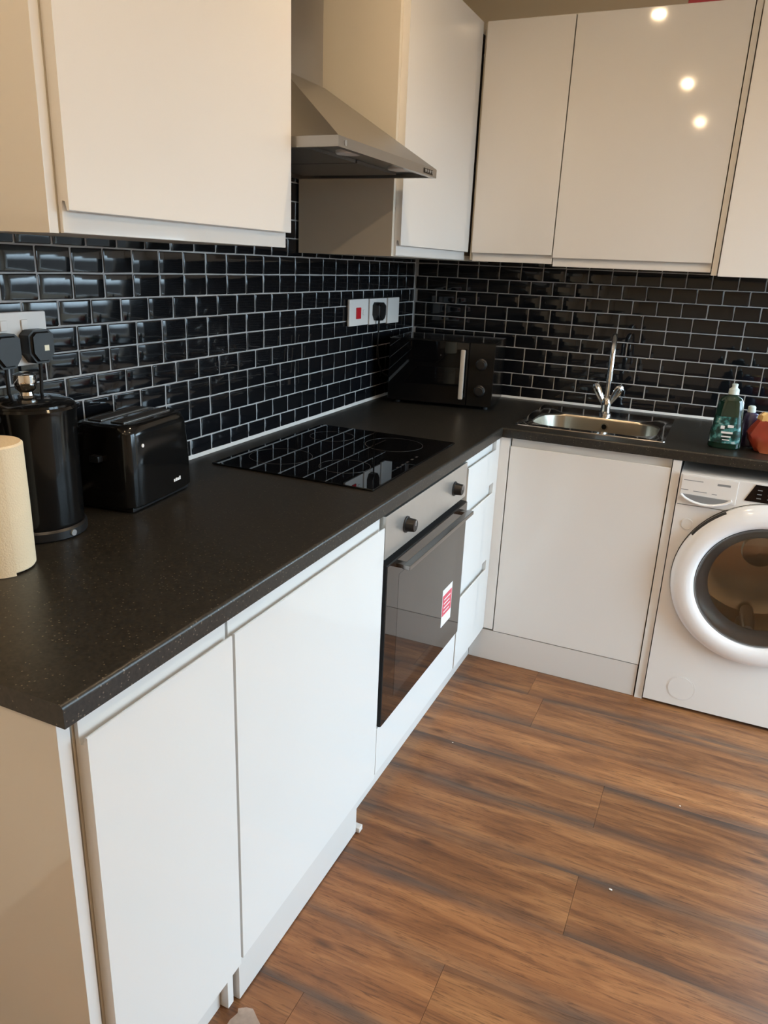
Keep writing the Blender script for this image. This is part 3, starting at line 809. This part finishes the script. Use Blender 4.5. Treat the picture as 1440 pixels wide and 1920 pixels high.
# porthole door
door = lathe('porthole_door', [(0.262, 0.0), (0.272, -0.006), (0.2735, -0.016), (0.268, -0.027), (0.252, -0.038), (0.230, -0.043), (0.212, -0.040), (0.202, -0.032), (0.198, -0.020), (0.197, 0.0)], DC, M_WMRING, t, axis='y', seg=72, cap=False)
lathe('gasket', [(0.2735, 0.0), (0.2755, 0.0), (0.2755, -0.004), (0.2735, -0.004)], DC, M_DARKGAP, door, axis='y', seg=64, cap=False)
lathe('inner_ring', [(0.1985, -0.030), (0.190, -0.026), (0.172, -0.012), (0.160, 0.010), (0.160, 0.020), (0.200, 0.020)], DC, M_GREYP, door, axis='y', seg=64, cap=False)
lathe('glass', [(0.1965, -0.029), (0.19, -0.031), (0.15, -0.036), (0.08, -0.040), (0.0, -0.041), (0.0, -0.037), (0.08, -0.036), (0.15, -0.032), (0.19, -0.027), (0.1965, -0.025)], DC, M_PORTHOLE, door, axis='y', seg=56, cap=False)
bm = bmesh.new()
for k in range(12):
    pass
add_tube(bm, [DC + Vector((0.269 * math.cos(a), -0.021, 0.269 * math.sin(a))) for a in [math.radians(122 + 2.2 * k) for k in range(13)]], 0.006, 8)
obj('door_handle', bm, M_DARKGAP, door)
M_DRUM = mat('drum_stainless_steel', (0.80, 0.74, 0.64), 0.22, 1.0, var=0.08, vscale=12)
lathe('drum', [(0.205, 0.022), (0.215, 0.06), (0.235, 0.08), (0.235, 0.34), (0.18, 0.36), (0.06, 0.365), (0.055, 0.345), (0.0, 0.340)], DC, M_DRUM, t, axis='y', seg=56, cap=False)
for k in range(3):
    a = 2 * PI * k / 3 + 0.5
    bm = bmesh.new(); c = DC + Vector((0.215 * math.cos(a), 0.21, 0.215 * math.sin(a)))
    add_lathe(bm, [(0.004, -0.11), (0.022, -0.09), (0.026, 0), (0.022, 0.10), (0.004, 0.115)], c, 'y', 14)
    obj('paddle', bm, M_STEELW, t)
lathe('badge', [(0.0185, 0.0), (0.0185, -0.0025), (0.016, -0.003), (0.016, -0.001), (0.0, -0.001)], (1.262, WY, 0.672), M_WM, t, axis='y', seg=28, cap=False)
bm = bmesh.new()
add_lathe(bm, [(0.0, 0.0), (0.0, -0.0012), (0.042, -0.0012), (0.0425, 0.0)], (1.335, WY, 0.082), 'y', 40, False)
add_lathe(bm, [(0.0445, 0.0), (0.0445, -0.0008), (0.046, -0.0008), (0.046, 0.0)], (1.335, WY, 0.082), 'y', 40, False)
obj('filter_cover', bm, M_WM, t)
for x in (WX0 + 0.05, WX1 - 0.05):
    for y in (WY + 0.06, -0.10):
        lathe('foot', [(0.022, 0.0), (0.022, 0.008), (0.012, 0.0085), (0.012, 0.0125)], (x, y, 0.0), M_RUBBER, t, seg=16)

# ------------------------------------------------------------------ sockets and plugs
def plate(name, label, cat, y0, y1, z0, z1, group='wall sockets and switches'):
    t = thing(name, label, cat, (0.0095, (y0 + y1) / 2, z0), group)
    pl_ = box('plate', (0.0095, y0, z0), (0.020, y1, z1), M_SOCK, t, bev=0.003)
    return t, pl_
t, pl_ = plate('cooker_switch', 'white wall switch plate with a red rocker on the black tiles', 'switch', -0.655, -0.496, 1.211, 1.307)
box('rocker', (0.0198, -0.603, 1.236), (0.0248, -0.567, 1.277), M_RED, t, bev=0.002)
box('rocker', (0.0198, -0.545, 1.248), (0.0225, -0.528, 1.268), M_SOCK, t, bev=0.002)
t, pl_ = plate('wall_socket', 'white wall socket with one black plug, middle of three corner plates', 'socket', -0.484, -0.328, 1.209, 1.306)
box('rocker', (0.0198, -0.365, 1.250), (0.0235, -0.347, 1.274), M_SOCK, t, bev=0.002)
t, pl_ = plate('blank_plate', 'plain white wall plate closest to the kitchen corner', 'wall plate', -0.314, -0.202, 1.205, 1.306)
box('screw', (0.0198, -0.308, 1.253), (0.0206, -0.300, 1.261), M_SOCK, t)
t, pl_ = plate('wall_socket', 'white double wall socket behind the kettle at the left edge', 'socket', -2.170, -2.012, 1.214, 1.318)
for yy in (-2.115, -2.067):
    box('rocker', (0.0198, yy - 0.008, 1.283), (0.0235, yy + 0.008, 1.303), M_SOCK, t, bev=0.002)

def plug(label, y, z, cord, mark=False, s=1.0, big=1.0):
    t = thing('power_plug', label, 'plug', (0.0205, y, z - 0.03), 'black mains plugs')
    bm = bmesh.new()
    h, w = 0.027 * big, 0.025 * big
    P = [(-w, 0.7 * h), (-0.6 * w, h), (0.6 * w, h), (w, 0.7 * h), (w, -0.4 * h), (0.5 * w, -h), (-0.5 * w, -h), (-w, -0.4 * h)]
    add_prism(bm, [(y + a, z + b_) for a, b_ in P], 'x', 0.0203, 0.052)
    es = [e for e in bm.edges if min(v.co.x for v in e.verts) > 0.051]
    bmesh.ops.bevel(bm, geom=es, offset=0.006, segments=3, affect='EDGES')
    b_ = obj('body', bm, M_BLACKM, t)
    if mark: box('fuse_mark', (0.0517, y + 0.001, z - 0.008), (0.0524, y + 0.012, z + 0.003), M_BRASS, b_)
    tube('cord', smooth_path(cord, 6), 0.0035, M_RUBBER, t, 8)
plug('black plug in the middle socket by the corner', -0.430, 1.258, [(0.036, -0.430, 1.235), (0.034, -0.428, 1.20), (0.020, -0.40, 1.10), (0.022, -0.36, 1.02), (0.06, -0.33, 0.99)], big=1.25)
plug('black plug with a pale fuse mark in the left socket', -2.052, 1.252, [(0.036, -2.052, 1.228), (0.036, -2.053, 1.19), (0.024, -2.05, 1.08), (0.020, -2.02, 0.98), (0.03, -1.99, 0.94)], True, big=1.2)
plug('black plug cut by the left edge of the photo', -2.132, 1.248, [(0.036, -2.132, 1.225), (0.034, -2.131, 1.17), (0.02, -2.12, 1.02), (0.015, -2.10, 0.935), (0.02, -2.095, 0.9155)], big=1.2)

# ------------------------------------------------------------------ microwave (turned a little)
t = thing('microwave', 'black microwave oven with a silver handle in the worktop corner', 'microwave', (0.085, -0.432, ZT))
x0, y0, z0 = 0.085, -0.432, ZT
w_, d_, h_ = 0.415, 0.295, 0.255
box('body', (x0, y0 + 0.018, z0 + 0.012), (x0 + w_, y0 + d_, z0 + h_), M_BLACK, t, bev=0.004)
dr = box('door', (x0, y0, z0 + 0.014), (x0 + 0.315, y0 + 0.017, z0 + h_ - 0.002), M_DARKGLASS, t, bev=0.002)
bm = bmesh.new()
add_box(bm, (x0 + 0.288, y0 - 0.030, z0 + 0.040), (x0 + 0.306, y0 - 0.018, z0 + 0.228), 0.004)
add_box(bm, (x0 + 0.292, y0 - 0.020, z0 + 0.045), (x0 + 0.302, y0 + 0.001, z0 + 0.060)); add_box(bm, (x0 + 0.292, y0 - 0.020, z0 + 0.208), (x0 + 0.302, y0 + 0.001, z0 + 0.223))
obj('handle', bm, M_SOCK if False else mat('satin_silver_handle', (0.72, 0.68, 0.62), 0.3, 0.5), dr)
cp = box('control_panel', (x0 + 0.317, y0, z0 + 0.014), (x0 + w_, y0 + 0.017, z0 + h_ - 0.002), M_BLACK, t, bev=0.002)
for zz in (0.075, 0.175):
    lathe('knob', [(0.022, 0), (0.022, -0.004), (0.018, -0.006), (0.017, -0.018), (0.014, -0.020)], (x0 + 0.366, y0, z0 + zz), M_BLACKM, cp, axis='y', seg=24)
for fx in (0.03, w_ - 0.03):
    for fy in (0.04, d_ - 0.03):
        lathe('foot', [(0.012, 0.0), (0.012, 0.0125)], (x0 + fx, y0 + fy, z0), M_RUBBER, t, seg=12)
t.rotation_euler = (0, 0, math.radians(8))

# ------------------------------------------------------------------ toaster
t = thing('toaster', 'black two-slice toaster between the kettle and the hob', 'toaster', (0.115, -1.895, ZT))
cx, cy = 0.115, -1.895
hx, hy = 0.082, 0.120
loft('body', [(ZT + 0.010, cx, cy, hx - 0.006, hy - 0.004, 7), (ZT + 0.016, cx, cy, hx, hy, 7), (ZT + 0.10, cx, cy, hx - 0.001, hy - 0.001, 7), (ZT + 0.165, cx, cy, hx - 0.005, hy - 0.005, 7),
              (ZT + 0.182, cx, cy, hx - 0.010, hy - 0.010, 6), (ZT + 0.187, cx, cy, hx - 0.020, hy - 0.018, 5)], M_BLACK, t, seg=56, angle=50)
for sx in (-0.028, 0.028):
    bm = bmesh.new()
    add_box(bm, (cx + sx - 0.017, cy - 0.085, ZT + 0.1868), (cx + sx + 0.017, cy + 0.085, ZT + 0.1895), 0.001)
    fr = obj('slot_frame', bm, M_STEEL, t)
    box('slot', (cx + sx - 0.012, cy - 0.080, ZT + 0.1893), (cx + sx + 0.012, cy + 0.080, ZT + 0.1902), M_DARKGAP, fr)
box('base', (cx - 0.07, cy - 0.108, ZT + 0.002), (cx + 0.07, cy + 0.108, ZT + 0.012), M_BLACKM, t, bev=0.002)
box('lever', (cx - 0.012, cy - hy - 0.014, ZT + 0.110), (cx + 0.012, cy - hy + 0.003, ZT + 0.124), M_BLACKM, t, bev=0.003)
lathe('indicator', [(0.004, 0), (0.004, 0.002)], (cx + hx - 0.005, cy - 0.073, ZT + 0.142), M_PAPERW, t, axis='x', seg=12)
lg = None
for i, (a, hgt) in enumerate(((0.0, 0.006), (0.0075, 0.007), (0.0145, 0.006), (0.0215, 0.008))):
    box('logo_letter', (cx + hx - 0.001, cy + 0.030 + a, ZT + 0.036), (cx + hx + 0.0004, cy + 0.0355 + a, ZT + 0.036 + hgt), M_PAPERW, t)
for fx in (-0.055, 0.055):
    for fy in (-0.09, 0.09):
        lathe('foot', [(0.008, 0.0), (0.008, 0.004)], (cx + fx, cy + fy, ZT), M_RUBBER, t, seg=10)
t.rotation_euler = (0, 0, math.radians(7))

# ------------------------------------------------------------------ kettle
kx, ky = 0.116, -2.157
t = thing('kettle', 'tall black cylindrical kettle with a shiny lid knob behind the kitchen roll', 'kettle', (kx, ky, ZT))
lathe('power_base', [(0.079, 0.0), (0.083, 0.003), (0.083, 0.018), (0.079, 0.022)], (kx, ky, ZT), M_BLACKM, t, seg=48)
bd = lathe('body', [(0.076, 0.0225), (0.0785, 0.028), (0.079, 0.10), (0.0795, 0.20), (0.082, 0.236), (0.0835, 0.246), (0.081, 0.251)], (kx, ky, ZT), M_BLACK, t, seg=56)
ld = lathe('lid', [(0.079, 0.2512), (0.078, 0.255), (0.066, 0.260), (0.040, 0.263), (0.016, 0.264)], (kx, ky, ZT), M_BLACK, t, seg=48)
lathe('lid_knob', [(0.013, 0.2635), (0.012, 0.270), (0.018, 0.276), (0.021, 0.290), (0.020, 0.302), (0.012, 0.306)], (kx - 0.018, ky + 0.012, ZT), M_CHROME, ld, seg=24)
bm = bmesh.new()
hp = smooth_path([(kx + 0.01, ky - 0.070, ZT + 0.235), (kx + 0.012, ky - 0.105, ZT + 0.238), (kx + 0.014, ky - 0.128, ZT + 0.205), (kx + 0.013, ky - 0.128, ZT + 0.12), (kx + 0.01, ky - 0.105, ZT + 0.06), (kx + 0.008, ky - 0.072, ZT + 0.055)], 6)
add_tube(bm, hp, 0.010, 12)
t2 = obj('handle', bm, M_BLACKM, t)
lathe('switch_light', [(0.006, 0), (0.006, 0.0035)], (kx + 0.0825, ky - 0.002, ZT + 0.011), M_GREYP, t, axis='x', seg=14)

# ------------------------------------------------------------------ kitchen roll
rx, ry, rr0 = 0.202, -2.322, 0.0545
t = thing('kitchen_roll', 'cream roll of kitchen paper standing at the left edge of the worktop', 'paper roll', (rx, ry, ZT))
bm = bmesh.new()
add_lathe(bm, [(0.020, 0.003), (rr0 - 0.002, 0.003), (rr0, 0.006), (rr0 + 0.0006, 0.11), (rr0, 0.218), (rr0 - 0.003, 0.221), (0.020, 0.220), (0.020, 0.003)], (rx, ry, ZT), 'z', 48, False)
obj('roll', bm, M_TOWEL, t)
bm = bmesh.new()
add_lathe(bm, [(0.0195, 0.001), (0.0195, 0.2205), (0.0175, 0.2205), (0.0175, 0.001), (0.0195, 0.001)], (rx, ry, ZT), 'z', 28, False)
obj('core', bm, M_CARD, t)
bm = bmesh.new()
a0, a1 = math.radians(-175), math.radians(-18); n = 26; A = []; B = []
for k in range(n + 1):
    a = a0 + (a1 - a0) * k / n; rad = rr0 + 0.0015 + 0.003 * (k / n) ** 2
    for rad_, lst in ((rad, A), (rad + 0.0006, B)):
        lst.append([bm.verts.new((rx + rad_ * math.cos(a), ry + rad_ * math.sin(a), ZT + z)) for z in (0.0008, 0.11, 0.2185)])
for X in (A, B):
    for p_, q_ in zip(X, X[1:]):
        for j in (0, 1): bm.faces.new((p_[j], q_[j], q_[j + 1], p_[j + 1]))
for j in (0, 1):
    bm.faces.new((A[0][j], B[0][j], B[0][j + 1], A[0][j + 1])); bm.faces.new((A[-1][j], B[-1][j], B[-1][j + 1], A[-1][j + 1]))
obj('loose_sheet', bm, M_TOWEL, t)

# ------------------------------------------------------------------ things by the sink
bx, by = 1.327, -0.520
t = thing('washing_up_bottle', 'dark green washing-up liquid bottle with a clear cap by the sink', 'bottle', (bx, by, ZT))
loft('body', [(ZT + 0.0005, bx, by, 0.044, 0.026, 3.2), (ZT + 0.006, bx, by, 0.049, 0.030, 3.2), (ZT + 0.05, bx, by, 0.048, 0.030, 3), (ZT + 0.095, bx, by, 0.042, 0.027, 2.8), (ZT + 0.125, bx, by, 0.040, 0.026, 2.6),
              (ZT + 0.150, bx, by, 0.038, 0.025, 2.4), (ZT + 0.163, bx + 0.001, by, 0.030, 0.022, 2.2), (ZT + 0.171, bx + 0.002, by, 0.016, 0.015, 2), (ZT + 0.176, bx + 0.002, by, 0.013, 0.013, 2)], M_GREEN, t, seg=36)
loft('cap', [(ZT + 0.1745, bx + 0.002, by, 0.0165, 0.0165), (ZT + 0.190, bx + 0.002, by, 0.0155, 0.0155), (ZT + 0.194, bx + 0.002, by, 0.0105, 0.0105), (ZT + 0.197, bx + 0.002, by, 0.0085, 0.0085), (ZT + 0.206, bx + 0.002, by, 0.0095, 0.0095), (ZT + 0.208, bx + 0.002, by, 0.007, 0.007)], M_CAPC, t, seg=24)
bm = bmesh.new()
for zz, nx in ((0.018, 8), ):
    pass
rows = []
for zi in range(7):
    z = 0.020 + 0.085 * zi / 6
    k = z / 0.095; hx_, hy_ = 0.0488 - 0.0065 * max(0, (z - 0.05) / 0.045), 0.0305 - 0.003 * max(0, (z - 0.05) / 0.045)
    rows.append([bm.verts.new((bx + hx_ * math.copysign(abs(math.cos(a)) ** (2 / 3.0), math.cos(a)), by + (hy_ + 0.0007) * math.copysign(abs(math.sin(a)) ** (2 / 3.0), math.sin(a)), ZT + z)) for a in [math.radians(-150 + 120 * q / 10) for q in range(11)]])
for p_, q_ in zip(rows, rows[1:]):
    for j in range(10): bm.faces.new((p_[j], p_[j + 1], q_[j + 1], q_[j]))
lb = obj('label', bm, M_LABEL, t)
for (dx, z, wd, hh) in ((-0.014, 0.052, 0.034, 0.006), (-0.012, 0.040, 0.028, 0.004), (-0.008, 0.030, 0.022, 0.003), (-0.018, 0.066, 0.012, 0.010), (0.002, 0.072, 0.018, 0.008)):
    box('print', (bx + dx, by - 0.0326, ZT + z), (bx + dx + wd, by - 0.0305, ZT + z + hh), M_PAPERW, lb)

vx, vy = 1.400, -0.435
t = thing('small_bottle', 'small dark violet bottle half hidden behind the washing-up liquid', 'bottle', (vx, vy, ZT))
loft('body', [(ZT + 0.0005, vx, vy, 0.026, 0.022, 2.4), (ZT + 0.006, vx, vy, 0.029, 0.024, 2.4), (ZT + 0.085, vx, vy, 0.028, 0.023, 2.4), (ZT + 0.105, vx - 0.003, vy, 0.020, 0.018, 2.2), (ZT + 0.112, vx - 0.006, vy, 0.011, 0.011, 2)], M_PURPLE, t, seg=28)
loft('cap', [(ZT + 0.111, vx - 0.007, vy, 0.013, 0.013), (ZT + 0.128, vx - 0.007, vy, 0.012, 0.012), (ZT + 0.132, vx - 0.007, vy, 0.008, 0.008)], M_CAPC, t, seg=20)

gx, gy = 1.468, -0.50
t = thing('foil_packet', 'crumpled orange-red packet with a gold top beside the sink', 'packet', (gx, gy, ZT))
rnd = random.Random(3)
def crumple(name, secs, m, seed):
    bm = bmesh.new(); add_loft(bm, secs, 22, 2.6)
    rn = random.Random(seed)
    for v in bm.verts:
        v.co += Vector((rn.uniform(-1, 1) * 0.005, rn.uniform(-1, 1) * 0.005, rn.uniform(-1, 1) * 0.003))
        v.co.z = max(v.co.z, ZT + 0.0005)
    return obj(name, bm, m, t, angle=22)
crumple('wrapper', [(ZT + 0.0005, gx, gy, 0.050, 0.046), (ZT + 0.015, gx, gy, 0.060, 0.052), (ZT + 0.035, gx, gy, 0.074, 0.056), (ZT + 0.055, gx, gy, 0.082, 0.056), (ZT + 0.075, gx + 0.004, gy, 0.076, 0.050), (ZT + 0.100, gx + 0.008, gy, 0.066, 0.042)], M_BAG, 5)
crumple('folded_top', [(ZT + 0.101, gx + 0.010, gy, 0.066, 0.040), (ZT + 0.115, gx + 0.012, gy, 0.064, 0.030), (ZT + 0.124, gx + 0.014, gy, 0.058, 0.012)], M_BAGTOP, 9)

# ------------------------------------------------------------------ scraps on the floor
def crumb(label, x, y, s, seed):
    rn = random.Random(seed); bm = bmesh.new()
    bmesh.ops.create_icosphere(bm, subdivisions=1, radius=1)
    for v in bm.verts: v.co = Vector((x + v.co.x * s * rn.uniform(0.7, 1.2), y + v.co.y * s * 0.7 * rn.uniform(0.7, 1.2), 0.0004 + s * 0.35 * (1 + v.co.z)))
    tag(obj('floor_crumb', bm, M_CRUMB, smooth=False), label, 'crumb', 'crumbs on the floor')
crumb('largest white crumb on the open floor', 1.245, -1.582, 0.0048, 1)
crumb('small white crumb on the floor in front of the washing machine', 1.38, -1.179, 0.003, 2)
crumb('tiny white crumb on the floor in front of the oven', 0.70, -1.20, 0.003, 3)
bm = bmesh.new(); rn = random.Random(4); gr = []
for i in range(7):
    gr.append([bm.verts.new((0.612 + 0.011 * i + rn.uniform(-0.004, 0.004), -2.262 + 0.012 * j - 0.006 * abs(i - 2) + rn.uniform(-0.004, 0.004), 0.0012 + abs(rn.uniform(0, 0.004)))) for j in range(4)])
for i in range(6):
    for j in range(3): bm.faces.new((gr[i][j], gr[i + 1][j], gr[i + 1][j + 1], gr[i][j + 1]))
bmesh.ops.solidify(bm, geom=bm.faces[:], thickness=0.0006)
tag(obj('film_scrap', bm, M_FILM, angle=20), 'torn pale scrap of film on the floor beside the long plinth', 'scrap')

# ------------------------------------------------------------------ ceiling downlights
for i, (x, y) in enumerate(LAMPS):
    lab = ['recessed ceiling downlight closest to the corner, mirrored high in the sink cabinet door', 'recessed ceiling downlight mirrored in the middle of the three spots in the cabinet door',
           'recessed ceiling downlight mirrored as the lowest spot in the cabinet door', 'added unseen ceiling downlight by the window, nearer the washing machine', 'added unseen ceiling downlight by the window, farther from the washing machine'][i]
    t = thing('ceiling_downlight', lab, 'downlight', (x, y, CEIL - 0.006), 'ceiling downlights')
    bm = bmesh.new(); add_lathe(bm, [(0.0215, -0.0005), (0.0215, -0.004), (0.046, -0.005), (0.050, -0.0005)], (x, y, CEIL), 'z', 32, False)
    obj('trim_ring', bm, M_CHROME, t)
    lathe('lens', [(0.0205, -0.0035), (0.0205, -0.0008)], (x, y, CEIL), M_LAMP, t, seg=24)
